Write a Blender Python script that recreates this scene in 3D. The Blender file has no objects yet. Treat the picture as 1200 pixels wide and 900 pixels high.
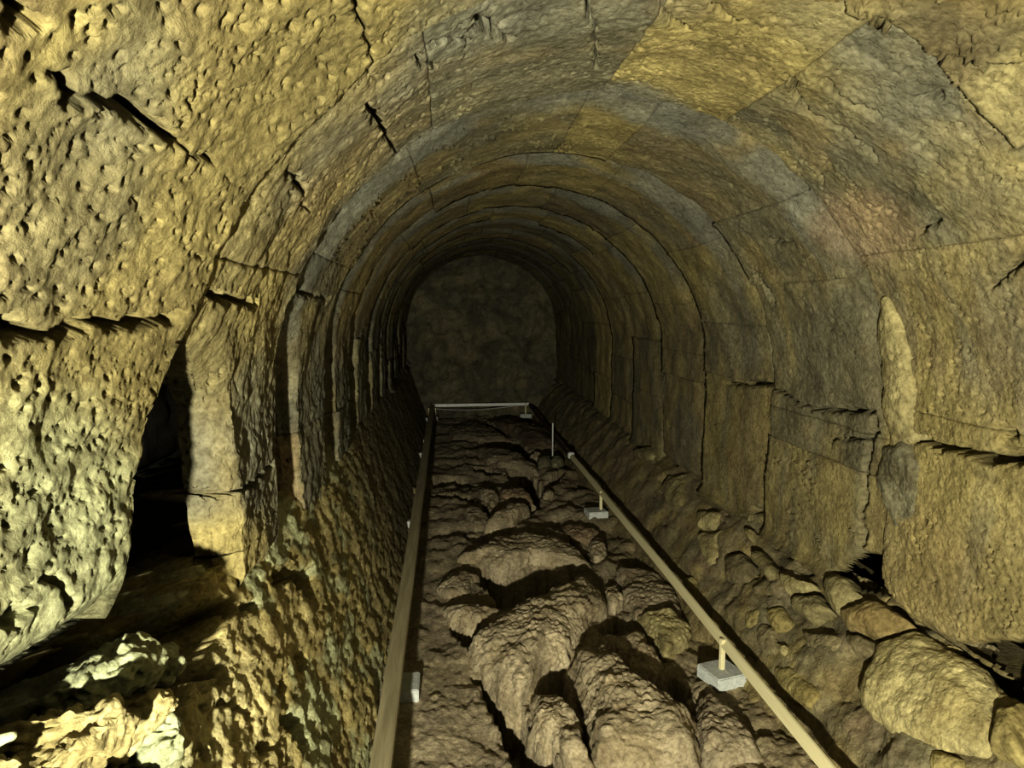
import bpy, math, random
import numpy as np
from mathutils import Vector, Matrix
# ------------------------------------------------------------------ layout
# X = right, Y = along the tunnel, Z = up.  Section coordinates are written
# relative to eye height; EYE lifts them so the trodden floor lies near z = 0.
EYE = 1.40
CX, CZ, R = .42, -.33, .92            # vault axis and radius
H = R*math.pi/2
BK = [(.96,-1.50),(1.0,-1.42),(1.05,-1.37),(1.13,-1.22),(1.3,-1.0),(1.42,-.92),(1.60,-1.02),(1.9,-1.25)]
LW = [(-.62,-.45),(-.56,-.6),(-.47,-.8),(-.36,-1.1),(-.24,-1.42),(-.22,-1.5)]
BK_L0 = math.dist(BK[0],BK[1])
col = bpy.context.scene.collection
# ------------------------------------------------------------------ noise
def _hash(ix,iy,iz,seed):
    h = (ix.astype(np.int64)*374761393 + iy.astype(np.int64)*668265263 + iz.astype(np.int64)*2147483647 + seed*974634777) & 0xffffffff
    h = ((h ^ (h>>13))*1274126177) & 0xffffffff
    h = (h ^ (h>>16))
    h = (h*2246822519) & 0xffffffff
    return (h ^ (h>>15)) & 0xffffffff
def _r(ix,iy,iz,seed): return _hash(ix,iy,iz,seed)/4294967295.0
def perlin(P,scale,seed=0):
    Q = P/scale; I = np.floor(Q); f = Q-I; I = I.astype(np.int64)
    u = f*f*f*(f*(f*6-15)+10)
    out = 0
    for dx in (0,1):
        for dy in (0,1):
            for dz in (0,1):
                a = _r(I[:,0]+dx,I[:,1]+dy,I[:,2]+dz,seed)*2*math.pi
                b = _r(I[:,0]+dx,I[:,1]+dy,I[:,2]+dz,seed+77)*2-1
                c = np.sqrt(np.maximum(0,1-b*b))
                g = c*np.cos(a)*(f[:,0]-dx)+c*np.sin(a)*(f[:,1]-dy)+b*(f[:,2]-dz)
                w = (u[:,0] if dx else 1-u[:,0])*(u[:,1] if dy else 1-u[:,1])*(u[:,2] if dz else 1-u[:,2])
                out = out + w*g
    return out*1.6
def fbm(P,scale,oct=3,seed=0,gain=.5):
    o = 0; a = 1
    for k in range(oct):
        o = o + a*perlin(P,scale/(2**k),seed+k*13); a *= gain
    return o
def worley(P,scale,seed=0):
    Q = P/scale; I = np.floor(Q).astype(np.int64); f = Q-I
    best = np.full(len(P),9.); 
    for dx in (-1,0,1):
        for dy in (-1,0,1):
            for dz in (-1,0,1):
                a,b,c = I[:,0]+dx,I[:,1]+dy,I[:,2]+dz
                d = (dx+_r(a,b,c,seed)-f[:,0])**2+(dy+_r(a,b,c,seed+5)-f[:,1])**2+(dz+_r(a,b,c,seed+9)-f[:,2])**2
                best = np.minimum(best,d)
    return np.sqrt(best)
def sstep(a,b,x):
    t = np.clip((x-a)/(b-a),0,1); return t*t*(3-2*t)
def seg_dist(U,poly,closed=False):
    best = np.full(len(U),1e9); n = len(poly)
    for i in range(n if closed else n-1):
        a = np.array(poly[i]); b = np.array(poly[(i+1)%n]); ab = b-a
        t = np.clip(((U-a)@ab)/max(ab@ab,1e-12),0,1)
        d = U-a-t[:,None]*ab
        best = np.minimum(best,np.hypot(d[:,0],d[:,1]))
    return best
def inside(U,poly):
    c = np.zeros(len(U),bool); n = len(poly)
    for i in range(n):
        x1,y1 = poly[i]; x2,y2 = poly[(i+1)%n]
        if y1 == y2: continue
        m = ((y1 > U[:,1]) != (y2 > U[:,1])) & (U[:,0] < (x2-x1)*(U[:,1]-y1)/(y2-y1)+x1)
        c ^= m
    return c
def carve_poly(U,polys,wall,jit=None):
    """0 outside, 1 well inside any of the hollows"""
    k = np.zeros(len(U))
    for p in polys:
        A = np.array(p); lo = A.min(0)-.05; hi = A.max(0)+.05
        idx = np.where((U[:,0]>lo[0])&(U[:,0]<hi[0])&(U[:,1]>lo[1])&(U[:,1]<hi[1]))[0]
        if len(idx) == 0: continue
        V = U[idx]
        d = seg_dist(V,p,True)*np.where(inside(V,p),1,-1)
        if jit is not None: d = d+jit[idx]
        k[idx] = np.maximum(k[idx],sstep(0,wall,d))
    return k
# ------------------------------------------------------------------ frames
def P_vault(s,D,off):
    a = np.clip(s,-H,H)/R
    off = off+.17*np.maximum(0,1.33-D)      # the mouth of the vault flares open
    x = CX+(R+off)*np.sin(a); z = CZ+(R+off)*np.cos(a)-np.maximum(np.abs(s)-H,0)
    return np.stack([x,D,z+EYE],-1)
def poly_frame(P,l0,side):
    P = np.array(P); L = np.concatenate([[0],np.cumsum(np.hypot(*np.diff(P,axis=0).T))])-l0
    def f(l,D,h):
        x = np.interp(l,L,P[:,0]); z = np.interp(l,L,P[:,1]); e = .05
        tx = np.interp(l+e,L,P[:,0])-np.interp(l-e,L,P[:,0]); tz = np.interp(l+e,L,P[:,1])-np.interp(l-e,L,P[:,1])
        n = np.hypot(tx,tz)+1e-9; nx,nz = side*tz/n,-side*tx/n
        return np.stack([x+nx*h,D,z+nz*h+EYE],-1)
    return f,L
P_bank,LBK = poly_frame(BK,BK_L0,-1)
P_left,LLW = poly_frame(LW,0,-1)
def P_floor(x,D,h): return np.stack([x,D,-1.4+h+EYE],-1)
# ------------------------------------------------------------------ mesh
def mesh_obj(name,V,F,mat,parent=None,C=None,smooth=True,at=None):
    me = bpy.data.meshes.new(name); V = np.asarray(V,np.float32)
    if at is not None: V = V-np.array(at,np.float32)
    F = np.asarray(F,np.int32); n = len(F)
    me.vertices.add(len(V)); me.vertices.foreach_set('co',V.ravel())
    me.loops.add(n*4); me.loops.foreach_set('vertex_index',F.ravel())
    me.polygons.add(n); me.polygons.foreach_set('loop_start',np.arange(0,n*4,4,dtype=np.int32))
    me.polygons.foreach_set('loop_total',np.full(n,4,np.int32))
    me.polygons.foreach_set('use_smooth',np.full(n,smooth,bool))
    me.update(calc_edges=True)
    if C is not None:
        ca = me.color_attributes.new('rock_shade_tint','FLOAT_COLOR','POINT')  # rock colour, with painted shade in the hollows
        c4 = np.ones((len(V),4),np.float32); c4[:,:3] = C; ca.data.foreach_set('color',c4.ravel())
    me.materials.append(mat)
    o = bpy.data.objects.new(name,me); col.objects.link(o)
    if parent is not None: o.parent = parent
    if at is not None and parent is None: o.location = at
    elif at is not None: o.location = Vector(at)-parent.location
    return o
def grid_faces(nu,nv,wrap=False,flip=False):
    i = np.arange(nu if wrap else nu-1); j = np.arange(nv-1)
    I,J = np.meshgrid(i,j,indexing='ij'); I2 = (I+1)%nu
    f = np.stack([I*nv+J,I2*nv+J,I2*nv+J+1,I*nv+J+1],-1).reshape(-1,4)
    return f[:,::-1] if flip else f
def grid_normals(G,wrap=False):
    if wrap:
        du = np.roll(G,-1,0)-np.roll(G,1,0)
    else: du = np.gradient(G,axis=0)
    dv = np.gradient(G,axis=1); n = np.cross(du,dv)
    return n/(np.linalg.norm(n,axis=-1,keepdims=True)+1e-9)
def spaced(a,b,f):
    """samples from a to b with local step f(x)"""
    o = [a]
    while o[-1] < b: o.append(o[-1]+f(o[-1]))
    o = np.array(o); return a+(o-a)*(b-a)/(o[-1]-a)
def tag(o,label=None,cat=None,group=None,kind=None):
    if label: o['label'] = label
    if cat: o['category'] = cat
    if group: o['group'] = group
    if kind: o['kind'] = kind
    return o
def empty(name,loc,label,cat,group=None):
    o = bpy.data.objects.new(name,None); col.objects.link(o); o.location = loc; o.empty_display_size = .1
    return tag(o,label,cat,group)
# ------------------------------------------------------------------ materials
def nd(nt,t,**kw):
    n = nt.nodes.new(t)
    for k,v in kw.items(): setattr(n,k,v)
    return n
def rock_mat(name,scale=1.,bump=1.,tint=(1,1,1),rough=.92,pit=1.,spec=.12):
    m = bpy.data.materials.new(name); m.use_nodes = True; nt = m.node_tree; nt.nodes.clear(); L = nt.links.new
    out = nd(nt,'ShaderNodeOutputMaterial'); b = nd(nt,'ShaderNodeBsdfPrincipled'); L(b.outputs[0],out.inputs[0])
    b.inputs['Roughness'].default_value = rough; b.inputs['Specular IOR Level'].default_value = spec
    at = nd(nt,'ShaderNodeAttribute',attribute_name='rock_shade_tint'); g = nd(nt,'ShaderNodeNewGeometry')
    def noise(sc,det=5,ro=.6,dist=0):
        n = nd(nt,'ShaderNodeTexNoise'); n.inputs['Scale'].default_value = sc; n.inputs['Detail'].default_value = det
        n.inputs['Roughness'].default_value = ro; n.inputs['Distortion'].default_value = dist; L(g.outputs['Position'],n.inputs['Vector']); return n
    n1 = noise(7*scale,7,.65,.4); n2 = noise(60*scale,5,.7)
    r1 = nd(nt,'ShaderNodeValToRGB'); r1.color_ramp.elements[0].position = .3; r1.color_ramp.elements[0].color = (.62,.60,.56,1)
    r1.color_ramp.elements[1].position = .72; r1.color_ramp.elements[1].color = (1.3,1.28,1.2,1)
    L(n1.outputs['Fac'],r1.inputs[0])
    r2 = nd(nt,'ShaderNodeValToRGB'); r2.color_ramp.elements[0].position = .32; r2.color_ramp.elements[0].color = (.55,.53,.5,1)
    r2.color_ramp.elements[1].position = .62; r2.color_ramp.elements[1].color = (1.12,1.12,1.12,1)
    L(n2.outputs['Fac'],r2.inputs[0])
    def mul(a,c):
        x = nd(nt,'ShaderNodeMix',data_type='RGBA',blend_type='MULTIPLY'); x.inputs[0].default_value = 1; x.clamp_result = False
        L(a,x.inputs[6])
        if isinstance(c,tuple): x.inputs[7].default_value = (*c,1)
        else: L(c,x.inputs[7])
        return x.outputs[2]
    c = mul(mul(mul(at.outputs['Color'],r1.outputs[0]),r2.outputs[0]),tint)
    L(c,b.inputs['Base Color'])
    v = nd(nt,'ShaderNodeTexVoronoi'); v.inputs['Scale'].default_value = 75*scale; L(g.outputs['Position'],v.inputs['Vector'])
    vr = nd(nt,'ShaderNodeMapRange'); vr.inputs[1].default_value = .12; vr.inputs[2].default_value = .42; L(v.outputs['Distance'],vr.inputs[0])
    vm = nd(nt,'ShaderNodeMath',operation='MULTIPLY'); vm.inputs[1].default_value = .28*pit; L(vr.outputs[0],vm.inputs[0])
    n3 = noise(34*scale,8,.72,.3)
    add = nd(nt,'ShaderNodeMath',operation='ADD'); L(n3.outputs['Fac'],add.inputs[0]); L(vm.outputs[0],add.inputs[1])
    bp = nd(nt,'ShaderNodeBump'); bp.inputs['Strength'].default_value = .9; bp.inputs['Distance'].default_value = .008*bump
    L(add.outputs[0],bp.inputs['Height']); L(bp.outputs[0],b.inputs['Normal'])
    return m
def plain_mat(name,c1,c2,scale=(20,20,20),rough=.8,metal=0,bump=.002,spec=.3):
    m = bpy.data.materials.new(name); m.use_nodes = True; nt = m.node_tree; L = nt.links.new
    b = nt.nodes['Principled BSDF']; b.inputs['Roughness'].default_value = rough; b.inputs['Metallic'].default_value = metal
    b.inputs['Specular IOR Level'].default_value = spec
    tc = nd(nt,'ShaderNodeTexCoord'); mp = nd(nt,'ShaderNodeMapping'); mp.inputs['Scale'].default_value = scale
    L(tc.outputs['Object'],mp.inputs[0]); n = nd(nt,'ShaderNodeTexNoise'); n.inputs['Scale'].default_value = 1; n.inputs['Detail'].default_value = 7
    n.inputs['Roughness'].default_value = .65; L(mp.outputs[0],n.inputs['Vector'])
    r = nd(nt,'ShaderNodeValToRGB'); r.color_ramp.elements[0].position = .35; r.color_ramp.elements[1].position = .68
    r.color_ramp.elements[0].color = (*c1,1); r.color_ramp.elements[1].color = (*c2,1)
    L(n.outputs['Fac'],r.inputs[0]); L(r.outputs[0],b.inputs['Base Color'])
    bp = nd(nt,'ShaderNodeBump'); bp.inputs['Distance'].default_value = bump; L(n.outputs['Fac'],bp.inputs['Height']); L(bp.outputs[0],b.inputs['Normal'])
    return m
M_block = rock_mat('porous_lava_block',bump=1.15,pit=.55); M_rub = rock_mat('rubble_rock',bump=1.3,pit=.5); M_floor = rock_mat('trodden_rock',1.2,1.7,pit=.25)
M_back = rock_mat('recess_painted_shade',1,1)
# ------------------------------------------------------------------ colours (albedo)
OCH=np.array((.35,.28,.145)); YEL=np.array((.44,.375,.18)); TAN=np.array((.30,.26,.16)); GRY=np.array((.25,.235,.165))
BLU=np.array((.255,.26,.225)); CRM=np.array((.62,.55,.31)); PNK=np.array((.39,.30,.21)); GRN=np.array((.50,.54,.37)); DRK=np.array((.09,.08,.055))
SOIL=np.array((.45,.385,.285)); STONE=np.array((.58,.50,.37))
def lerp(a,b,t): return a+(b-a)*np.asarray(t)[...,None]
def patches(U,C,PL):
    wob = .25*perlin(np.stack([U[:,0],U[:,1],0*U[:,0]],-1),.12,777)+.12*perlin(np.stack([U[:,0],U[:,1],0*U[:,0]],-1),.04,778)
    for (c,r,colr,st) in PL:
        d = ((U[:,0]-c[0])/r[0])**2+((U[:,1]-c[1])/r[1])**2
        C = lerp(C,colr,st*(1-sstep(.2,1.3,d+wob)))
    return C
CRACKS=[  # crack, hollow and stone tables: image pixel outlines projected through the camera onto surfaces
([(-0.896, 0.866), (-0.892, 0.913), (-0.881, 0.953), (-0.882, 1.01), (-0.886, 1.069)], 0.0075, 1) ,
([(-0.886, 1.069), (-0.887, 1.119), (-0.879, 1.174)], 0.0028, 0.5) ,
([(-1.154, 0.899), (-1.165, 0.949), (-1.172, 0.996), (-1.161, 1.059), (-1.149, 1.151), (-1.136, 1.288)], 0.0072, 1) ,
([(-0.866, 0.739), (-0.869, 0.766), (-0.865, 0.792)], 0.0059, 0.7) ,
([(-0.858, 0.731), (-0.868, 0.796)], 0.003, 0.5) ,
([(-0.364, 1.423), (-0.331, 1.506), (-0.285, 1.575)], 0.0074, 1) ,
([(-0.335, 1.516), (-0.366, 1.455)], 0.0048, 1) ,
([(-0.459, 1.422), (-0.382, 1.492)], 0.0036, 0.7) ,
([(-0.497, 1.437), (-0.454, 1.563)], 0.0038, 0.7) ,
([(-0.149, 1.419), (-0.105, 1.579), (-0.041, 1.881)], 0.0033, 0.7) ,
([(-0.567, 1.131), (-0.573, 1.232), (-0.588, 1.387)], 0.0031, 0.6) ,
([(-0.617, 1.482), (-0.601, 1.727), (-0.595, 1.975), (-0.577, 2.201)], 0.0062, 1) ,
([(-0.02, 1.457), (0.057, 1.578), (0.108, 1.619)], 0.004, 0.7) ,
([(0.117, 1.489), (0.151, 1.516), (0.196, 1.535)], 0.0039, 0.8) ,
([(0.379, 1.659), (0.472, 1.77), (0.527, 1.734), (0.581, 1.697)], 0.0073, 1) ,
([(0.43, 1.602), (0.481, 1.609), (0.515, 1.607), (0.574, 1.585)], 0.0055, 1) ,
([(0.603, 1.708), (0.625, 1.689), (0.677, 1.716)], 0.0051, 1) ,
([(0.271, 1.319), (0.322, 1.345), (0.365, 1.327), (0.445, 1.333), (0.52, 1.34), (0.564, 1.342), (0.647, 1.367), (0.695, 1.364), (0.757, 1.381), (0.782, 1.336)], 0.0074, 1.2) ,
([(0.518, 1.338), (0.523, 1.311), (0.557, 1.284), (0.614, 1.218)], 0.006, 1.2) ,
([(0.97, 2.816), (1.027, 2.792), (1.101, 2.776)], 0.0088, 1) ,
([(-0.816, 1.437), (-0.827, 1.643)], 0.0039, 0.6) ,
([(1.071, 1.606), (1.031, 1.537), (1.004, 1.476)], 0.0041, 0.6) ,
([(0.909, 1.77), (0.88, 1.669)], 0.0036, 0.5) ,
([(-1.064, 2.078), (-1.073, 2.352), (-1.091, 2.725)], 0.0054, 0.8) ,
([(-1.088, 1.376), (-1.104, 1.524), (-1.103, 1.722)], 0.0073, 0.8) ,
([(-1.505, 1.448), (-1.55, 1.679), (-1.574, 1.901), (-1.576, 2.109)], 0.006, 1.2) ,
([(1.452, 2.908), (1.489, 2.694), (1.493, 2.495), (1.45, 2.155)], 0.006, 0.8) ,
([(1.498, 3.392), (1.444, 2.901)], 0.0079, 1) ,
([(1.596, 2.458), (1.537, 2.171)], 0.0036, 0.6) ,
([(1.498, 2.0), (1.506, 1.85), (1.496, 1.689), (1.47, 1.543)], 0.0104, 1.4) ,
([(1.471, 2.154), (1.674, 2.197), (1.916, 2.194)], 0.0072, 1.2) ,
([(1.503, 2.0), (1.42, 1.987)], 0.01, 1) ,
([(1.478, 4.454), (1.444, 3.731)], 0.0085, 0.8) ,
([(1.65, 4.353), (1.573, 3.707)], 0.0042, 0.7) ,
([(1.402, 1.645), (1.418, 1.613), (1.419, 1.587)], 0.0072, 1) ,
([(0.578, 1.457), (0.592, 1.427)], 0.0064, 0.8) ,
([(0.858, 2.539), (0.864, 2.384)], 0.0076, 0.7) ,
([(-0.86, 1.65), (-0.855, 1.753)], 0.0041, 0.6) ,
]
FCAV=[
[(0.071, 2.654), (0.125, 2.627), (0.189, 2.479), (0.263, 2.397), (0.262, 2.211), (0.355, 2.041), (0.408, 1.957), (0.226, 1.974), (0.18, 2.127), (0.139, 2.337)],
[(0.043, 3.726), (0.167, 3.778), (0.281, 3.664), (0.457, 3.752), (0.626, 3.653), (0.722, 3.525), (0.647, 3.438), (0.488, 3.328), (0.377, 3.206), (0.22, 3.22), (0.166, 3.462), (0.086, 3.641)],
[(-0.016, 3.089), (0.046, 3.027), (0.17, 3.044), (0.281, 3.02), (0.188, 2.932), (0.219, 2.865), (0.113, 2.861), (0.075, 2.791), (0.008, 2.948)],
[(0.459, 2.63), (0.539, 2.786), (0.628, 2.816), (0.63, 2.718), (0.681, 2.6), (0.759, 2.56), (0.842, 2.542), (0.866, 2.419), (0.792, 2.148), (0.748, 2.216), (0.733, 2.293), (0.635, 2.302), (0.666, 2.417), (0.605, 2.606), (0.562, 2.724)],
[(0.607, 2.949), (0.744, 3.111), (0.799, 3.017), (0.826, 2.798), (0.835, 2.63), (0.802, 2.556), (0.785, 2.777), (0.79, 2.933), (0.668, 2.89)],
[(0.283, 2.395), (0.351, 2.607), (0.408, 2.691), (0.445, 2.643), (0.423, 2.383), (0.453, 2.178), (0.413, 1.983), (0.405, 2.122), (0.377, 2.351), (0.333, 2.466)],
[(0.894, 3.757), (1.029, 3.789), (1.072, 3.553), (0.949, 3.604)],
[(0.635, 4.113), (0.685, 4.214), (0.76, 4.051), (0.77, 3.768), (0.767, 3.6), (0.733, 3.907)],
[(0.583, 2.333), (0.617, 2.347), (0.606, 2.228), (0.592, 2.246)],
[(0.857, 2.363), (0.9, 2.396), (0.934, 2.319), (0.939, 2.232), (0.888, 2.306)],
[(0.275, 7.149), (0.569, 7.4), (0.718, 7.292), (0.769, 6.807), (0.906, 6.597), (0.912, 6.301), (0.775, 6.313), (0.749, 5.98), (0.669, 6.322), (0.548, 6.706), (0.249, 6.895)],
[(0.456, 5.943), (0.602, 5.961), (0.698, 5.799), (0.718, 5.513), (0.917, 5.84), (0.964, 5.776), (0.795, 5.399), (0.666, 5.113), (0.626, 4.892), (0.583, 4.939), (0.585, 5.168), (0.467, 5.251), (0.548, 5.421), (0.465, 5.703)],
[(0.174, 4.889), (0.25, 4.991), (0.287, 4.796), (0.428, 4.953), (0.548, 4.942), (0.632, 4.849), (0.525, 4.734), (0.4, 4.628), (0.266, 4.455), (0.257, 4.679)],
[(-0.149, 5.7), (-0.069, 5.808), (0.097, 5.794), (0.199, 5.559), (0.3, 5.443), (0.156, 5.456), (0.026, 5.574), (-0.131, 5.481)],
[(0.06, 4.369), (0.12, 4.264), (0.287, 4.282), (0.381, 4.409), (0.445, 4.404), (0.278, 4.155), (0.116, 4.139)],
[(0.225, 8.401), (0.41, 8.508), (0.54, 8.023), (0.719, 7.483), (0.62, 7.592), (0.422, 7.978)],
[(-0.152, 5.281), (0.024, 5.242), (0.196, 5.132), (0.168, 5.043), (-0.001, 5.126), (-0.15, 5.186)],
[(0.826, 8.598), (0.963, 8.717), (1.081, 8.325), (0.955, 8.276)],
[(0.175, 6.095), (0.35, 6.08), (0.47, 5.76), (0.363, 5.829), (0.226, 5.902)],
]
BOULD=[
('R0', [(0.063, 2.768), (0.228, 2.983), (0.43, 3.201), (0.679, 3.453), (0.726, 3.207), (0.699, 3.084), (0.543, 2.874), (0.449, 2.665), (0.365, 2.628), (0.292, 2.47), (0.263, 2.397), (0.189, 2.479), (0.135, 2.626)], 0.13),
('R1', [(0.459, 2.598), (0.579, 2.699), (0.617, 2.562), (0.632, 2.328), (0.738, 2.217), (0.792, 2.148), (0.729, 1.968), (0.433, 1.994), (0.446, 2.242)], 0.14),
('R2', [(0.281, 2.377), (0.373, 2.387), (0.416, 2.181), (0.416, 1.996), (0.348, 2.002), (0.315, 2.13), (0.263, 2.226)], 0.1),
('R3', [(0.611, 2.792), (0.778, 2.84), (0.811, 2.588), (0.759, 2.56), (0.681, 2.6), (0.63, 2.718)], 0.07),
('R4', [(0.816, 2.986), (0.958, 3.032), (1.016, 2.859), (0.97, 2.76), (0.846, 2.663), (0.817, 2.85)], 0.08),
('R5', [(0.8, 3.998), (0.875, 4.118), (0.898, 3.989), (0.823, 3.72), (0.777, 3.724)], 0.06),
('R6', [(0.755, 3.339), (0.835, 3.439), (0.805, 3.2), (0.744, 3.111), (0.726, 3.207)], 0.05),
('R7', [(0.029, 3.79), (0.247, 4.096), (0.471, 4.153), (0.677, 3.96), (0.752, 3.601), (0.629, 3.674), (0.459, 3.774), (0.266, 3.665), (0.152, 3.801)], 0.09),
('R8', [(-0.029, 3.179), (0.138, 3.149), (0.271, 3.049), (0.13, 2.991), (0.009, 3.072)], 0.06),
('R9', [(0.143, 3.577), (0.079, 3.364), (-0.003, 3.337), (-0.072, 3.447), (-0.002, 3.609), (0.086, 3.641)], 0.05),
('R10', [(0.86, 3.612), (1.051, 3.535), (1.057, 3.177), (1.029, 3.011), (0.967, 3.061), (0.816, 2.986), (0.811, 3.167)], 0.07),
('R11', [(0.854, 2.326), (0.91, 2.34), (0.961, 2.164), (0.932, 1.99), (0.805, 1.961), (0.769, 2.032), (0.792, 2.148)], 0.08),
('R12', [(0.698, 4.295), (0.813, 4.342), (0.908, 4.194), (0.836, 4.095), (0.728, 4.157)], 0.05),
('S0', [(0.357, 5.141), (0.452, 5.228), (0.548, 5.171), (0.581, 4.918), (0.452, 4.951), (0.372, 5.002)], 0.08),
('S1', [(0.205, 4.323), (0.407, 4.705), (0.525, 4.734), (0.539, 4.654), (0.381, 4.409), (0.287, 4.282)], 0.1),
('S2', [(0.246, 6.813), (0.515, 6.709), (0.669, 6.322), (0.745, 5.949), (0.719, 5.738), (0.605, 5.993), (0.461, 6.006), (0.328, 6.214)], 0.08),
('S3', [(0.707, 6.39), (0.803, 6.544), (0.844, 6.488), (0.788, 6.297)], 0.06),
('S4', [(0.782, 6.242), (0.876, 6.269), (0.882, 6.098), (0.812, 5.911), (0.749, 5.98)], 0.09),
('S5', [(0.902, 6.232), (0.997, 6.258), (0.993, 6.088), (0.907, 5.966), (0.866, 6.034)], 0.08),
('S6', [(0.672, 5.16), (0.754, 5.201), (0.765, 5.104), (0.682, 5.042)], 0.05),
('S7', [(0.2, 5.25), (0.298, 5.193), (0.363, 5.048), (0.301, 4.836), (0.239, 5.014)], 0.07),
('S8', [(0.451, 8.505), (0.83, 8.228), (1.068, 7.654), (1.032, 6.909), (0.79, 6.847), (0.728, 7.386), (0.544, 8.079)], 0.1),
('S9', [(0.005, 7.96), (0.285, 8.396), (0.525, 7.807), (0.604, 7.397), (0.279, 7.239), (0.039, 7.447)], 0.07),
('S10', [(0.701, 4.381), (0.802, 4.337), (0.915, 4.161), (0.865, 4.072), (0.731, 4.115), (0.696, 4.213)], 0.04),
('S11', [(0.113, 4.812), (0.183, 4.805), (0.255, 4.64), (0.255, 4.456), (0.155, 4.361), (0.106, 4.541)], 0.06),
]
BANKR=[
('K1', [(0.498, 1.969), (0.592, 1.905), (0.601, 1.805), (0.612, 1.665), (0.588, 1.583), (0.505, 1.51), (0.442, 1.502), (0.384, 1.609), (0.341, 1.727), (0.333, 1.863), (0.369, 1.917)], 0.05),
('K2', [(0.547, 2.347), (0.589, 2.315), (0.603, 2.228), (0.581, 2.124), (0.529, 2.16), (0.491, 2.182), (0.505, 2.27)], 0.07),
('K3', [(0.491, 2.182), (0.589, 2.112), (0.606, 1.961), (0.602, 1.929), (0.512, 1.984), (0.478, 2.1)], 0.06),
('K4', [(0.47, 2.608), (0.494, 2.5), (0.524, 2.37), (0.475, 2.39), (0.432, 2.463)], 0.05),
('K5', [(0.469, 2.871), (0.497, 2.772), (0.464, 2.506), (0.43, 2.576)], 0.045),
('K6', [(0.437, 2.426), (0.509, 2.312), (0.487, 2.213), (0.417, 2.296), (0.406, 2.386)], 0.045),
('K7', [(0.343, 2.516), (0.387, 2.447), (0.359, 2.355), (0.312, 2.391), (0.313, 2.461)], 0.03),
('K8', [(0.266, 2.621), (0.328, 2.531), (0.275, 2.48), (0.236, 2.549)], 0.02),
('K9', [(0.28, 2.347), (0.301, 2.29), (0.27, 2.259), (0.252, 2.298)], 0.03),
('K10', [(0.368, 2.294), (0.441, 2.124), (0.388, 2.096), (0.338, 2.217)], 0.02),
('K11', [(0.453, 2.104), (0.495, 1.994), (0.472, 1.941), (0.428, 2.013)], 0.03),
('K12', [(0.213, 2.285), (0.271, 2.17), (0.26, 2.046), (0.201, 2.054), (0.159, 2.206)], 0.02),
('K13', [(0.376, 3.333), (0.466, 3.151), (0.37, 3.063), (0.307, 3.06), (0.316, 3.187)], 0.03),
('K14', [(0.457, 3.499), (0.52, 3.276), (0.442, 3.255), (0.397, 3.37)], 0.03),
('K16', [(0.5, 4.09), (0.584, 3.919), (0.428, 3.689), (0.389, 3.916)], 0.03),
('K17', [(0.488, 4.886), (0.603, 4.589), (0.538, 4.478), (0.481, 4.68)], 0.04),
('K18', [(0.597, 3.105), (0.619, 3.055), (0.587, 2.996), (0.559, 3.035)], 0.04),
('K19', [(0.533, 2.987), (0.546, 2.922), (0.5, 2.889), (0.501, 2.943)], 0.04),
('K20', [(0.546, 1.531), (0.604, 1.501), (0.491, 1.398), (0.462, 1.466)], 0.06),
('K21', [(0.369, 1.605), (0.405, 1.526), (0.384, 1.498), (0.323, 1.572)], 0.03),
('K22', [(0.166, 3.218), (0.208, 3.12), (0.179, 3.003), (0.137, 3.095)], 0.02),
('K23', [(0.378, 3.008), (0.441, 2.902), (0.427, 2.795), (0.363, 2.741), (0.315, 2.873)], 0.03),
('K24', [(0.283, 2.49), (0.305, 2.404), (0.255, 2.313), (0.217, 2.38), (0.238, 2.451)], 0.02),
]
BCAV=[
[(0.561, 2.349), (0.659, 2.34), (0.718, 2.256), (0.647, 2.156), (0.621, 2.019), (0.609, 2.048), (0.625, 2.144), (0.598, 2.256), (0.576, 2.324)],
[(0.397, 3.021), (0.443, 2.951), (0.454, 2.835), (0.433, 2.816), (0.424, 2.922), (0.387, 2.989)],
[(0.456, 2.429), (0.486, 2.383), (0.519, 2.316), (0.507, 2.31), (0.463, 2.375), (0.449, 2.409)],
[(0.557, 2.149), (0.579, 2.115), (0.565, 2.104), (0.55, 2.123)],
[(0.417, 2.156), (0.429, 2.136), (0.417, 2.096), (0.408, 2.111)],
[(0.45, 4.186), (0.527, 4.149), (0.519, 4.1), (0.442, 4.14)],
[(0.418, 2.002), (0.443, 1.954), (0.439, 1.935), (0.42, 1.973)],
[(0.598, 1.801), (0.654, 1.773), (0.752, 1.691), (0.775, 1.651), (0.627, 1.499), (0.583, 1.569), (0.589, 1.651), (0.592, 1.728)],
]
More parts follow.
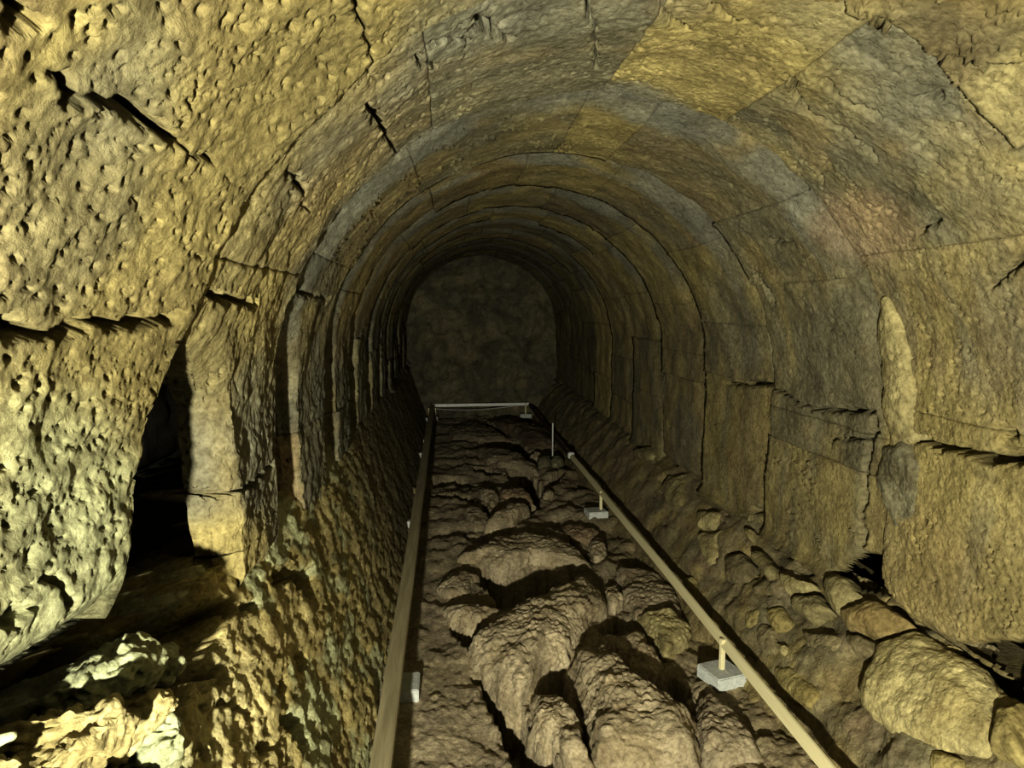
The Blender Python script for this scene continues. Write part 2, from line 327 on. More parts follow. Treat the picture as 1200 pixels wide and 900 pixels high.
LCAV=[
[(0.088, 0.951), (0.109, 1.035), (0.091, 1.121), (0.08, 1.157), (0.111, 1.3), (0.089, 1.334), (0.195, 1.581), (0.33, 1.849), (0.351, 1.813), (0.272, 1.606), (0.315, 1.603), (0.311, 1.528), (0.347, 1.554), (0.389, 1.564), (0.405, 1.554), (0.337, 1.419), (0.307, 1.393), (0.329, 1.326), (0.354, 1.271), (0.386, 1.203), (0.152, 0.903)],
[(0.366, 1.403), (0.374, 1.436), (0.417, 1.515), (0.484, 1.578), (0.507, 1.556), (0.494, 1.516), (0.45, 1.513), (0.407, 1.467)],
[(0.568, 1.673), (0.61, 1.776), (0.66, 1.789), (0.697, 1.735), (0.674, 1.691), (0.61, 1.678)],
[(0.546, 1.509), (0.545, 1.56), (0.622, 1.627), (0.655, 1.599), (0.592, 1.563)],
[(0.517, 1.744), (0.519, 1.804), (0.564, 1.742), (0.565, 1.693)],
[(0.33, 1.955), (0.316, 2.03), (0.353, 2.178), (0.389, 2.206), (0.453, 2.389), (0.497, 2.296), (0.49, 2.212), (0.397, 2.13), (0.384, 2.036)],
[(0.524, 1.936), (0.574, 1.998), (0.611, 1.966), (0.579, 1.909)],
[(0.371, 1.278), (0.421, 1.341), (0.435, 1.308), (0.401, 1.286)],
]
LROCK=[
('L1', [(0.131, 1.111), (0.135, 1.172), (0.144, 1.279), (0.193, 1.284), (0.233, 1.251), (0.213, 1.193), (0.175, 1.124)], 0.2),
('L2', [(0.128, 1.019), (0.144, 1.075), (0.189, 1.083), (0.247, 1.106), (0.275, 1.067), (0.181, 0.946), (0.164, 1.004), (0.146, 1.004)], 0.22),
('L3', [(0.204, 1.161), (0.235, 1.236), (0.269, 1.244), (0.306, 1.165), (0.254, 1.138)], 0.2),
('L4', [(0.187, 1.316), (0.199, 1.396), (0.281, 1.309), (0.246, 1.272)], 0.16),
('L5', [(0.268, 1.233), (0.294, 1.292), (0.378, 1.199), (0.326, 1.177)], 0.17),
('L6', [(0.112, 0.958), (0.125, 0.98), (0.141, 0.977), (0.13, 0.957)], 0.12),
('L7', [(0.088, 0.945), (0.101, 0.957), (0.108, 0.948), (0.101, 0.935)], 0.12),
('L8', [(0.125, 0.917), (0.145, 0.945), (0.168, 0.958), (0.181, 0.946), (0.146, 0.901)], 0.14),
]
VCAV=[
[(2.137, 2.439), (2.021, 2.322), (1.903, 2.204), (1.892, 2.084), (1.978, 2.046), (2.022, 1.938), (2.055, 2.003), (2.037, 2.078), (2.076, 2.219), (2.091, 2.317)],
[(2.035, 1.781), (1.976, 1.695), (1.884, 1.523), (1.848, 1.453), (1.998, 1.454), (2.062, 1.568), (2.04, 1.638), (2.039, 1.71)],
[(-1.622, 0.884), (-1.627, 0.924), (-1.636, 0.98), (-1.636, 1.024), (-1.613, 1.048), (-1.61, 1.087), (-1.63, 1.166), (-1.636, 1.211), (-1.971, 1.179), (-1.712, 0.841)],
[(-1.507, 0.931), (-1.502, 0.963), (-1.495, 0.984), (-1.524, 0.996), (-1.535, 0.975), (-1.524, 0.929)],
[(-1.485, 0.989), (-1.467, 1.024), (-1.503, 1.054), (-1.554, 1.073), (-1.558, 1.054), (-1.52, 1.035), (-1.494, 1.0)],
[(-1.508, 1.102), (-1.508, 1.112), (-1.521, 1.116), (-1.52, 1.104)],
[(-1.442, 0.987), (-1.452, 1.004), (-1.45, 0.988)],
[(2.013, 3.064), (1.97, 2.934), (2.009, 2.917), (2.036, 3.016)],
[(2.076, 3.013), (2.054, 2.941), (2.128, 2.935), (2.15, 3.021)],
[(2.098, 4.039), (2.011, 3.756), (2.052, 3.751), (2.094, 3.938)],
[(2.17, 5.154), (2.035, 4.506), (2.066, 4.505), (2.162, 4.993)],
[(2.141, 5.757), (2.05, 5.424), (2.149, 5.417), (2.158, 5.654)],
[(2.163, 7.227), (2.039, 6.263), (2.094, 6.259), (2.14, 6.777)],
]

# ------------------------------------------------------------------ vault rings
BND = [.34,1.33,2.07,2.88,3.65,4.42,5.12,5.82,6.5,7.2,7.9,8.5,9.0]
PX = 3.0/850
def pits(P,scale,amt,seed,dens=.0):
    """porous hollows: deep only where the mask allows"""
    Q = P+np.stack([perlin(P,.05,seed+1),perlin(P,.05,seed+2),perlin(P,.05,seed+3)],-1)*.012
    Q = Q*np.array((1,.75,1.3))
    w = worley(Q,scale,seed); m = sstep(-.25+dens,.35+dens,perlin(P,.16,seed+4)+.5*perlin(P,.05,seed+8))
    return amt*(1-sstep(.18,.33,w))*m
VPATCH = [((.13,2.09),(.16,.12),BLU,.8),((.34,2.22),(.15,.10),BLU,.8),((-.55,2.2),(.25,.22),BLU,.6),((-.42,1.6),(.3,.2),BLU,.25),((-.95,2.15),(.3,.2),BLU,.5),
 ((.86,2.0),(.14,.28),PNK,.7),((.75,2.5),(.25,.2),GRY,.5),((1.25,2.45),(.35,.25),GRY,.6),((1.2,3.2),(.3,.3),BLU,.45),((1.75,3.1),(.35,.25),OCH,.5),
 ((.66,1.24),(.10,.16),CRM,1.),((.60,1.05),(.12,.2),YEL,.8),((.75,1.25),(.07,.1),CRM,1.),((1.5,1.8),(.2,.25),YEL,.6),((1.9,1.9),(.3,.3),OCH,.5),((1.85,4.0),(.25,.25),BLU,.5),
 ((-1.75,1.72),(.14,.3),YEL,.9),((-1.5,1.0),(.3,.3),GRN,.75),((-1.3,.8),(.3,.2),CRM,.4),((-1.05,1.3),(.3,.4),YEL,.6),((-.7,1.2),(.3,.3),YEL,.5),((-.85,.65),(.25,.15),PNK,.35),
 ((-.5,.85),(.25,.2),OCH,.45),((-.95,.62),(.25,.12),GRY,.6),((-.55,.6),(.3,.15),TAN,.6),((-.35,1.35),(.2,.2),BLU,.5),((-1.0,.95),(.2,.15),BLU,.35),((0,2.7),(.6,.2),YEL,.35),((.3,1.7),(.3,.25),YEL,.3)]
# joints between the blocks of a ring, as arc length from the crown
JOINTS = {0:[-.25,.3,.75,1.25,1.75], 1:[-1.72,-1.02,-.47,.02,.38,.95,1.42], 2:[-1.55,-.95,-.55,.0,.21,.72,1.02,1.53,1.66],
 3:[-1.6,-1.05,-.5,-.08,.3,.8,1.2,1.46], 4:[-1.3,-.7,-.3,.15,.6,1.1,1.38,1.53]}
SB = {0:-1.60,1:-1.83,2:-2.03}        # where the left leg of each ring ends
SE = {0:2.15,1:2.04,2:2.08,3:2.10,4:2.07,5:2.10,6:2.06}
RINGLAB = ['nearest and largest stone arch overhead, broken by wide dark cracks at upper left',
 'second stone arch from the viewer, left leg a yellow slab between black gaps',
 'third stone arch from the viewer, with grey blue patches over its crown',
 'fourth stone arch from the viewer, with a long smooth blue grey band across its crown',
 'fifth stone arch from the viewer, right leg of tall thin-jointed grey blocks',
 'sixth stone arch from the viewer, narrow olive rib down the tunnel',
 'seventh stone arch from the viewer, dim olive rib beyond the sixth',
 'eighth stone arch from the viewer, with a yellowish strip down its right leg',
 'ninth stone arch from the viewer, thin dark rib deep in the tunnel',
 'tenth stone arch from the viewer, thin dark rib, third from the end wall',
 'second last stone arch, faint rib close to the end wall',
 'last and smallest looking stone arch, framing the dark end wall']
def edge_fn(i,s):
    """front D, chamfer outward offset, chamfer length, back D as functions of s"""
    t = sstep(-1.12,-1.36,s); t2 = sstep(-1.3,-1.75,s)
    g = np.where(s<0,1,0)
    D0 = BND[i]+.004; D1 = BND[i+1]+.006
    if i == 0: Df = np.full_like(s,D0); c = np.full_like(s,.0); cl = np.full_like(s,.02)
    else:
        Df = D0+(.33+.08*t2)*t; c = (.050 if i>1 else .015)+(.016 if i>1 else .05)*t-(.034 if i>1 else 0)*sstep(.5,1.3,s); cl = .27-.23*t-.10*sstep(.6,1.4,s)
    Db = D1+(.07*t if i>0 else -.08*t-.09*t2)
    return Df,c,cl,Db
rs = random.Random(4)
def arch_block(i,s0,s1,parent,rr):
    dist = max(.75,(BND[i]+.25)); hs = max(.0034,PX*dist*.9)
    n_s = max(6,int((s1-s0)/hs)); s = s0+.0005+(s1-s0-.001)*np.linspace(0,1,n_s)
    se = np.concatenate([[s[0],s[0],s[0]],s,[s[-1],s[-1],s[-1]]]); so = np.concatenate([[.2,.1,.03],np.zeros(n_s),[.03,.1,.2]])
    Df,c,cl,Db = edge_fn(i,se); Dm = BND[i]; hd = min(max(.0036,2.9*Dm*max(Dm,1)/850),.03)
    ln = BND[i+1]-BND[i]; n_d = max(8,int((ln)/hd)) if i>0 else 0
    cols = []   # (D,off) per column
    nch = max(6,int(.26/hd)) if i else 3; nfr = 12 if i in (1,2,3) else 6
    bk = np.where(se<0,.24-.13*sstep(-1.12,-1.36,se),.24)
    for k in range(nfr): cols.append((Df, c+(bk-c)*(1-k/nfr)))
    for k in range(nch): q = k/nch; cols.append((Df+cl*q, c*(1-q)**1.2))
    if i: vs = np.linspace(0,1,n_d)
    else:
        vs = spaced(0,1,lambda v: max(.0036,2.9*max(.62,Dm+v*ln)/850)/ln)
    for v in vs: cols.append((Df+cl+(Db-Df-cl)*v, 0*c))
    for k in (.03,.1,.24): cols.append((Db,np.minimum(k,bk)))
    S = np.repeat(se[:,None],len(cols),1); D = np.stack([x[0] for x in cols],1); O = np.stack([x[1] for x in cols],1)
    O = np.maximum(O,np.minimum(so,bk)[:,None])
    seed = rr.randrange(1000); 
    tilt = rr.uniform(-.003,.003); base = rr.uniform(-.002,.002)
    isf = (O>.02)
    G = P_vault(S,D,O+base+tilt*(S-(s0+s1)/2)/max(.1,s1-s0))
    N = grid_normals(G).reshape(-1,3); P = G.reshape(-1,3)
    cen = np.array((CX,0,CZ+EYE)); ref = P-cen; ref[:,1] = 0
    # orientation: normals must point into the tunnel on the intrados
    mid = len(P)//2
    if (N[mid]*ref[mid]).sum() > 0: N = -N; flip = True
    else: flip = False
    aa = np.clip(S.ravel(),-H,H)/R; tg = np.stack([np.cos(aa),0*aa,-np.sin(aa)],-1)
    N = N-(N*tg).sum(1,keepdims=True)*tg; N /= np.linalg.norm(N,axis=1,keepdims=True)+1e-6
    U = np.stack([S.ravel(),D.ravel()],-1)
    sf,df,of = S.ravel(),D.ravel(),O.ravel()
    rough = sstep(.3,1.0,1-.5*np.abs(sf+1.2)) if i<2 else np.zeros(len(P))
    fade = 1.0 if i<5 else .8
    d = .013*fbm(P,.30,2,11+i)+.0045*fbm(P,.07,3,31)*(1+rough*.6)+.0018*fbm(P,.02,2,51)
    near = i<4
    if near:
        d -= pits(P,.022,.014,seed%7+60,.10 if i else -.12-.35*rough*(1 if i<2 else .3))
        d -= pits(P,.012,.005,seed%7+80,-.1)
    else: d -= pits(P,.04,.010,70,.15)
    # left flanks (faces along the tunnel) are eaten away
    fl = sstep(-1.1,-1.45,sf)
    d += fl*(.007*fbm(P*np.array((1,1,.8)),.05,2,90))
    # rounding of the block's arrises
    es = np.minimum(sf-s0,s1-sf); wob = .5+.9*np.clip(perlin(P,.09,seed)+.5,0,1.3)
    r = .007*wob; d -= .004*wob*np.clip(1-es/r,0,1)**2
    eb = np.repeat(Db[:,None],len(cols),1).ravel()-df; d -= .010*wob*np.clip(1-eb/.02,0,1)**2
    if s0 <= SB.get(i,-1.85)+.01:   # ragged lower end of the left leg
        d -= .05*np.clip(1-(sf-s0)/.07,0,1)**2
    if s1 >= SE.get(i,2.05)-.01: d -= .03*np.clip(1-(s1-sf)/.05,0,1)**2
    d = d*np.where(of>.16,.3,1)
    dc = np.zeros(len(P)); kdel = None
    # broken crevices
    if near:
        ju = np.stack([perlin(P,.045,201),perlin(P,.045,202)],-1)*.012+np.stack([perlin(P,.015,203),perlin(P,.015,204)],-1)*.006
        for (pl,w,k) in CRACKS:
            A = np.array(pl)
            if A[:,1].max()<BND[i]-.1 or A[:,1].min()>BND[i+1]+.1: continue
            q = seg_dist(U+ju,pl); ww = w*(.8+1.1*np.clip(perlin(P,.06,205)+.5,0,1.2))
            dc -= .085*k*(1-sstep(.25,1.25,q/ww))
        kc = carve_poly(U,VCAV[5:],.03,ju[:,0]*1.2); kc2 = carve_poly(U,VCAV[:3],.03,.010*perlin(P,.06,201)); dc -= (.20+.04*perlin(P,.03,207))*kc+.05*kc2+.10*carve_poly(U,VCAV[3:5],.03,ju[:,0]*1.2); kdel = kc2 > .3
    rad = np.stack([P[:,0]-CX,0*P[:,0],np.maximum(P[:,2]-CZ-EYE,0)],-1); rad /= np.linalg.norm(rad,axis=1,keepdims=True)+1e-9
    P2 = P+N*d[:,None]-rad*dc[:,None]; d = d+dc
    # ---- colour
    cb = [OCH,YEL,TAN,GRY,YEL,TAN][rr.randrange(6)]*rr.uniform(.88,1.1)
    C = np.tile(cb,(len(P),1)); n1 = fbm(P,.35,3,300)
    C = lerp(C,YEL,sstep(-.1,.5,n1)*.6); C = lerp(C,GRY,sstep(.1,.6,-n1)*.55)
    C = lerp(C,OCH,sstep(.1,.6,fbm(P,.2,2,320))*.5)
    if i:
        ch = (1-sstep(-.03,.03,df-(Df+cl*1.0).repeat(len(cols))+.03*perlin(P,.08,330)))*sstep(-.5,.1,perlin(P,.25,340))
        up = 1-sstep(.9,1.5,np.abs(sf+.2))
        C = lerp(C,BLU*1.15,ch*up*(.85 if i>1 else .3))
        lowc = [YEL,YEL*1.05,PNK*1.05,TAN*1.2,GRY*1.2][min(i,4)]
        C = lerp(C,lowc,ch*(1-up)*(sf<0)*.8)
        C = lerp(C,BLU*.85,(1-ch)*fl*.75)
        C = lerp(C,TAN,sstep(.9,1.5,sf)*.4)
    st = perlin(np.stack([df*1.0,sf*.22,0*sf+i],-1),.085,341); rt = sstep(.7,1.2,sf)
    C = lerp(C,GRY*.95,sstep(.05,.4,st)*.6*rt); C = lerp(C,YEL*.95,sstep(.1,.45,-st)*.6*rt)
    if i == 7: C = lerp(C,YEL*1.2,sstep(.9,1.2,sf))
    C = patches(U,C,VPATCH)
    C = C*(1-.35*sstep(.004,.03,-d))[:,None]*(.70 if i==0 else 1)  # shade of hollows painted in; nearest arch dimmed against the close lamp
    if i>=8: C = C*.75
    FF = grid_faces(len(se),len(cols),flip=flip)
    if kdel is not None: FF = FF[~kdel[FF].all(1)]
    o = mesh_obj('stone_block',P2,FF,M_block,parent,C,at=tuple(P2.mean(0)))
    return o
for i in range(12):
    rr = random.Random(100+i)
    sb = SB.get(i,-1.85+.04*math.sin(i*2.3)); sE = SE.get(i,2.05)
    if i in JOINTS: js = JOINTS[i]
    else:
        js = []; s = sb+rr.uniform(.2,.5)
        while s < sE-.15: js.append(s); s += rr.uniform(.28,.5)
    js = [sb]+list(js)+[sE]
    ring = empty('stone_arch',(CX,BND[i]+.3,EYE+CZ),RINGLAB[i],'stone arch','stone arches lining the tunnel')
    del ring['group']
    for a,b in zip(js[:-1],js[1:]):
        arch_block(i,a,b,ring,rr)
# ------------------------------------------------------------------ shell behind the arches
def sheet(name,fn,us,vs,disp,colf,mat,label_kind='structure',flipref=None,jig=True):
    Ug,Vg = np.meshgrid(us,vs,indexing='ij'); G = fn(Ug.ravel(),Vg.ravel(),np.zeros(Ug.size)).reshape(len(us),len(vs),3)
    P = G.reshape(-1,3); N = grid_normals(G).reshape(-1,3)
    N1 = fn(Ug.ravel(),Vg.ravel(),np.full(Ug.size,.01))-P
    flip = (N*N1).sum() < 0
    if flip: N = -N
    U = np.stack([Ug.ravel(),Vg.ravel()],-1)
    d = disp(U,P); C = colf(U,P,d)
    o = mesh_obj(name,P+N*d[:,None],grid_faces(len(us),len(vs),flip=flip),mat,None,C)
    o['kind'] = label_kind
    return o
sheet('ceiling',lambda a,b,h:P_vault(a,b,.27+.5*sstep(1.5,1.8,a)+.7*sstep(-1.1,-1.4,a)-h),np.linspace(-1.9,2.5,160),np.linspace(.2,9.1,180),lambda U,P:.03*fbm(P,.2,3,7),lambda U,P,d:np.tile(DRK*.3,(len(P),1)),M_back)  # near-black colour puts the recess shade into the shell
# end wall
def P_end(x,z,h): return np.stack([x,9.0-h+0*x,z],-1)
def end_disp(U,P):
    w = worley(P*np.array((1,1,.8)),.50,5)
    return .06+.18*fbm(P,.55,3,8)+.22*(.5-w)+.03*fbm(P,.12,3,9)
sheet('wall_back',P_end,np.linspace(-.9,1.8,190),np.linspace(-.15,2.4,180),end_disp,
   lambda U,P,d:lerp(lerp(np.tile(GRY*.75,(len(P),1)),TAN,sstep(-.1,.4,fbm(P,.4,3,12))*.7),DRK,sstep(.88,1.,1-np.abs(fbm(P,.35,3,15)))*.55),M_rub)
# ------------------------------------------------------------------ floor
def floor_disp(U,P):
    ju = .02*perlin(P,.06,401)+.012*perlin(P,.02,402)
    d = .035*fbm(P,.38,3,21)+.016*fbm(P*np.array((1,.8,1)),.085,3,22)+.004*fbm(P,.022,2,23)
    w = worley(P*np.array((1,1,.3)),.16,24); rk = sstep(.05,.45,U[:,0]-.05*U[:,1]*0)
    d += .035*rk*(.5-w)
    smooth_l = 1-sstep(-.02,.12,U[:,0]); d = d*(1-.35*smooth_l)+.005*fbm(P,.032,2,30)
    d += .04*sstep(.75,1.0,U[:,0])*sstep(3.0,2.2,U[:,1])
    # ledges running across the passage
    d += .02*np.abs(np.sin(U[:,1]*5.2+2.2*perlin(P,.5,26)))*sstep(3.0,4.5,U[:,1])
    k = carve_poly(U,FCAV,.03,ju)
    return d-k*(.19+.03*perlin(P,.2,27))
def floor_col(U,P,d):
    C = np.tile(SOIL,(len(P),1)); C = lerp(C,STONE,sstep(-.1,.4,fbm(P,.3,3,28))*.6); C = lerp(C,TAN,sstep(0,.5,fbm(P,.5,2,29))*.5)
    C = lerp(C,OCH*.9,sstep(.8,1.05,U[:,0])*.5)
    return C*(1-.3*sstep(.04,.14,-d))[:,None]  # bottoms of hollows coloured darker, standing in for shade
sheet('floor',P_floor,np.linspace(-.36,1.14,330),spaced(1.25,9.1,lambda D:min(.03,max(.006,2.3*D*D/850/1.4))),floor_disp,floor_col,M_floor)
# ------------------------------------------------------------------ lower left wall
def lw_disp(U,P):
    ju = .018*perlin(P,.05,411)+.012*perlin(P,.018,412)
    Q = P*np.array((1,1,.75))
    d = .012*fbm(P,.24,2,41)+.011*fbm(Q,.045,3,42)+.004*fbm(P,.016,2,43)
    d -= pits(P,.034,.016,44,-.2)
    d = d*(1-.5*sstep(3.,5.,U[:,1]))
    k = np.maximum(carve_poly(U,LCAV,.045,ju),1-sstep(.06,.2,U[:,0]+2*ju))
    return d-k*(.32+.05*fbm(P,.1,3,47))-.5*(1-sstep(0,.13,U[:,0]))+.02*sstep(0,.3,k)*fbm(P,.035,2,48)
def lw_col(U,P,d):
    C = np.tile(YEL,(len(P),1)); n = fbm(P,.22,3,48)
    C = lerp(C,GRN,sstep(.05,.3,n)*.8); C = lerp(C,CRM,sstep(.05,.35,-n)*.6); C = lerp(C,OCH,sstep(.1,.5,fbm(P,.12,2,49))*.45)
    C = lerp(C,CRM*1.05,(1-sstep(.6,1.3,((U[:,1]-1.45)/.22)**2+((U[:,0]-.42)/.2)**2))*.8)
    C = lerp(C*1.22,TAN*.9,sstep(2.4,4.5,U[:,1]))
    return C*(1-.35*sstep(.01,.08,-d)-.5*sstep(.12,.25,-d))[:,None]  # deep cavities painted darker to strengthen their shade
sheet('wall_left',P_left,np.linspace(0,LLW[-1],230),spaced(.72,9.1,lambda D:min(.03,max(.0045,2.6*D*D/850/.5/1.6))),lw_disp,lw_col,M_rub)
# ------------------------------------------------------------------ right bank of earth and rubble under the arches
def bk_disp(U,P):
    ju = .012*perlin(P,.05,421)+.006*perlin(P,.018,422)
    d = .03*fbm(P,.30,3,61)+.014*fbm(P,.09,3,62)+.004*fbm(P,.025,2,63)
    w = worley(P,.16,64); d += .02*(.45-w)*sstep(.15,.4,U[:,0]); d = d*(1-.45*sstep(2.8,4.2,U[:,1]))
    d -= pits(P*np.array((1,.7,1)),.05,.016,65,.1)
    k = carve_poly(U,BCAV,.02,ju)
    return d*(sstep(-.1,.12,U[:,0])*.8+.2)-k*.16-.4*np.maximum(carve_poly(U,BCAV[:1],.03,ju),carve_poly(U,BCAV[-1:],.03,ju))
def bk_col(U,P,d):
    C = np.tile(TAN,(len(P),1)); n = fbm(P,.3,3,66)
    C = lerp(C,OCH,sstep(0,.4,n)*.7); C = lerp(C,PNK*.85,sstep(0,.4,-n)*.6); C = lerp(C,YEL,sstep(.2,.5,fbm(P,.13,2,67))*.6)
    C = lerp(C,GRY*.8,sstep(.1,.4,fbm(P,.22,2,68))*.5)
    C = lerp(C,OCH,(1-sstep(.1,.25,U[:,0]))*.5)
    return C*(1-.35*sstep(.01,.06,-d)-.5*sstep(.08,.2,-d))[:,None]  # shade baked into the colour of the carved holes
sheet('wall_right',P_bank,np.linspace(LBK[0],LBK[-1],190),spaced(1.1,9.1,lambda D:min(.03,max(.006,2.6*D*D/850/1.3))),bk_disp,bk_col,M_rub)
# ------------------------------------------------------------------ loose stones
def stone(name,fn,poly,h,sink,seed,colr,label,cat='rock',group=None,p=3.2,nz=.016,res=None,mat=None,up=0,tilt=(0,0),knob=0):
    A = np.array(poly); c = A.mean(0); 
    size = np.linalg.norm(A.max(0)-A.min(0)); Dm = c[1]
    hh = res or max(.0045,PX*Dm*.9); nt = int(min(260,max(28,size*2.6/hh))); nr = int(min(110,max(12,size*.62/hh)))
    th = np.linspace(0,2*math.pi,nt,endpoint=False); dirs = np.stack([np.cos(th),np.sin(th)],-1)
    rad = np.zeros(nt)
    for k in range(len(A)):
        a = A[k]-c; b = A[(k+1)%len(A)]-c; e = b-a
        den = dirs[:,0]*e[1]-dirs[:,1]*e[0]; den = np.where(abs(den)<1e-9,1e-9,den)
        t = (a[0]*e[1]-a[1]*e[0])/den; q = (a[0]*dirs[:,1]-a[1]*dirs[:,0])/den
        ok = (t>0)&(q>=-1e-6)&(q<=1+1e-6); rad = np.where(ok,np.maximum(rad,t),rad)
    for _ in range(max(1,nt//60)): rad = (np.roll(rad,1)+2*rad+np.roll(rad,-1))/4
    rho = np.concatenate([np.linspace(.03,.8,nr),.8+.25*np.linspace(0,1,max(6,nr//2))[1:],[1.06,1.05]])
    hgt = np.concatenate([(1-np.clip(rho[:-2]/1.05,0,1)**p)**(.62),[-.35,-1]])
    TH,RH = np.meshgrid(np.arange(nt),rho,indexing='ij'); HG = np.tile(hgt,(nt,1))
    X = c[0]+dirs[:,0][TH]*rad[TH]*RH; Y = c[1]+dirs[:,1][TH]*rad[TH]*RH
    Hh = np.where(HG>=0,HG*h,HG*sink)+up
    Hh = Hh+(tilt[0]*(X-c[0])+tilt[1]*(Y-c[1]))*np.clip(HG,0,1)
    G = fn(X.ravel(),Y.ravel(),Hh.ravel()).reshape(nt,len(rho),3); N = grid_normals(G,True).reshape(-1,3); P = G.reshape(-1,3)
    o0 = fn(np.array([c[0]]),np.array([c[1]]),np.array([up-sink-.05]))[0]
    flip = ((P-o0)*N).sum()<0
    if flip: N = -N
    d = nz*(1.3*fbm(P,.16,3,seed)+.6*fbm(P,.05,3,seed+1)+.22*fbm(P,.018,2,seed+2))
    d -= .9*nz*(worley(P,.10,seed+5)-.5)
    if knob: d += knob*fbm(P,.034,2,seed+6)+.4*knob*fbm(P,.013,2,seed+7)-pits(P,.028,knob*1.6,seed%9+40,-.3)
    P2 = P+N*d[:,None]
    # centre cap
    V = np.vstack([P2,P2.reshape(nt,len(rho),3)[:,0].mean(0)[None]])
    F = grid_faces(nt,len(rho),wrap=True,flip=flip).tolist(); ci = len(P2); m = len(rho)
    for k in range(0,nt-1,2):
        f = [ci,k*m,(k+1)*m,((k+2)%nt)*m]; F.append(f[::-1] if not flip else f)
    C = np.tile(colr,(len(V),1)); C = lerp(C,colr*np.array((.75,.72,.66)),sstep(-.1,.5,fbm(V,.12,3,seed+9))*.8)
    o = mesh_obj(name,V,F,mat or M_rub,None,C,at=tuple(V.mean(0)))
    return tag(o,label,cat,group)
FS = {'R0':('large pale rock slab in mid floor, in front of the widest black hollow',STONE*1.05),
'R1':('long ridged boulder at the bottom of the floor, left of the near right brick',STONE*.95),
'R2':('narrow upright rock between two black clefts at the bottom of the floor',STONE),
'R3':('flat pale rock lying just behind the long ridged boulder',STONE*1.1),
'R4':('smooth rounded cream rock left of the near right brick',CRM*.85),
'R5':('small upright stone where the floor cracks meet, left of right rail',STONE),
'R6':('small pale stone wedged above the cream rock cluster',STONE*1.1),
'R7':('broad flat rock ledge directly behind the widest black hollow',STONE*.95),
'R8':('thin pale rock ledge left of the large pale slab',STONE),
'R9':('low grey rock at the left end of the widest black hollow',SOIL*1.1),
'R10':('brownish ridged rock beside the right rail, behind the smooth cream rock',SOIL),
'R11':('rubbly dark rock under the right rail, just nearer than the near brick',SOIL),
'R12':('reddish flat stone near the second right brick',PNK),
'S0':('small smooth tan stone under the far fork of black shadow',PNK*.95),
'S1':('elongated pale rock lying across the middle of the passage',STONE),
'S2':('broad low rock hump between the two farthest black hollows',SOIL),
'S3':('tiny wedge stone inside the farthest large black hollow',STONE),
'S4':('round grey stone, left one of the far pair by the thin post',GRY*1.2),
'S5':('flat grey stone, right one of the far pair by the thin post',GRY*1.2),
'S6':('small flat stone left of the second right brick',SOIL),
'S7':('rough brown stone left of the small smooth tan stone',SOIL*1.1),
'S8':('large reddish brown ledge at the far right end of the floor',PNK*.7),
'S9':('low dark ledge at the far left end of the floor',SOIL*.85),
'S10':('low flat reddish slab in front of the second right brick',PNK*.9),
'S11':('grey rock hump left of the elongated pale rock',SOIL)}
for k,(n,poly,h) in enumerate(BOULD):
    lab,c = FS[n]; big = n in ('R0','R1','R2','R3')
    stone('boulder' if big else 'floor_stone',P_floor,poly,h,.18,500+k*17,c,lab,'boulder' if big else 'rock',up=.0,nz=.014 if big else .010,knob=.0055,p=4.5,mat=M_floor)
BS = {'K1':('largest cream boulder set in the lower right bank',CRM*.95),'K2':('pale round stone under the black triangular gap on the right',CRM*.62),
'K3':('orange tinted wedge stone between the cream boulder and the right slab foot',OCH*1.1),'K4':('cream rubble stone at the foot of the third arch, left of the black triangle',CRM*.7),
'K5':('narrow slanting stone tucked under the third arch foot',CRM*.6),'K6':('small pale rounded stone below and left of the black triangle gap',CRM*.55),
'K7':('small upright yellow pebble stone in the mid bank',YEL),'K8':('faint yellow stone sunk in the bank earth near the right rail',YEL*.85),
'K9':('small egg shaped yellow pebble alone in the mid bank',CRM*.7),'K10':('low flat brown stone in the middle of the bank',TAN),
'K11':('low brown stone just above the cream boulder',TAN*1.05),'K12':('long faint yellow stone low in the bank above the right rail',YEL*.85),
'K13':('lower of two cream stones at the foot of the fourth arch',CRM*.8),'K14':('upper of two cream stones at the foot of the fourth arch',CRM*.75),
'K16':('pale flat stone beneath the grey fifth arch foot',CRM*.6),'K17':('pale slab stone under the sixth arch foot',CRM*.5),
'K18':('upper small cobble stacked beside the third arch foot',CRM*.5),'K19':('lower small cobble stacked beside the third arch foot',CRM*.5),
'K20':('pale rock at the lower right corner of the bank',YEL*.9),'K21':('yellowish stone peeping out at the bottom of the bank',YEL),
'K22':('small tan stone beside the rail shadow in mid bank',YEL*.8),'K23':('dark grey brown stone below the black slit left of the third arch',TAN*.9),
'K24':('smooth olive stone in the mid bank under the small yellow pebble stone',TAN*1.1)}
for k,(n,poly,h) in enumerate(BANKR):
    lab,c = BS[n]
    stone('boulder' if n=='K1' else 'bank_stone',P_bank,poly,h,.12,900+k*19,c,lab,'boulder' if n=='K1' else 'rock',nz=.007,p=3,up=.003)
LS = {'L1':('rough greenish cream stone, upper left of the lit rubble heap under the black cleft',GRN),'L2':('broad rough pale stone at the bottom left of the rubble heap',CRM*.85),
'L3':('white knobbly stone in the middle of the lower left rubble heap',CRM),'L4':('narrow upright stone right at the tip of the lower left rubble heap',GRN),
'L5':('green spotted upright stone at the right foot of the rubble heap',GRN),'L6':('small pale green pebble lit inside the dark lower left hollow',GRN*1.2),
'L7':('pale green pebble at the very left edge of the dark lower left hollow',GRN*1.1),'L8':('low pale stone in the bottom left corner',CRM*.8)}
for k,(n,poly,h) in enumerate(LROCK):
    lab,c = LS[n]
    stone('rubble_stone',P_left,poly,h,.10,1300+k*23,c,lab,'rock',nz=.012 if n not in('L6','L7') else .006,p=2.6,up=-.13,res=.0032,knob=.012 if n not in('L6','L7') else 0)
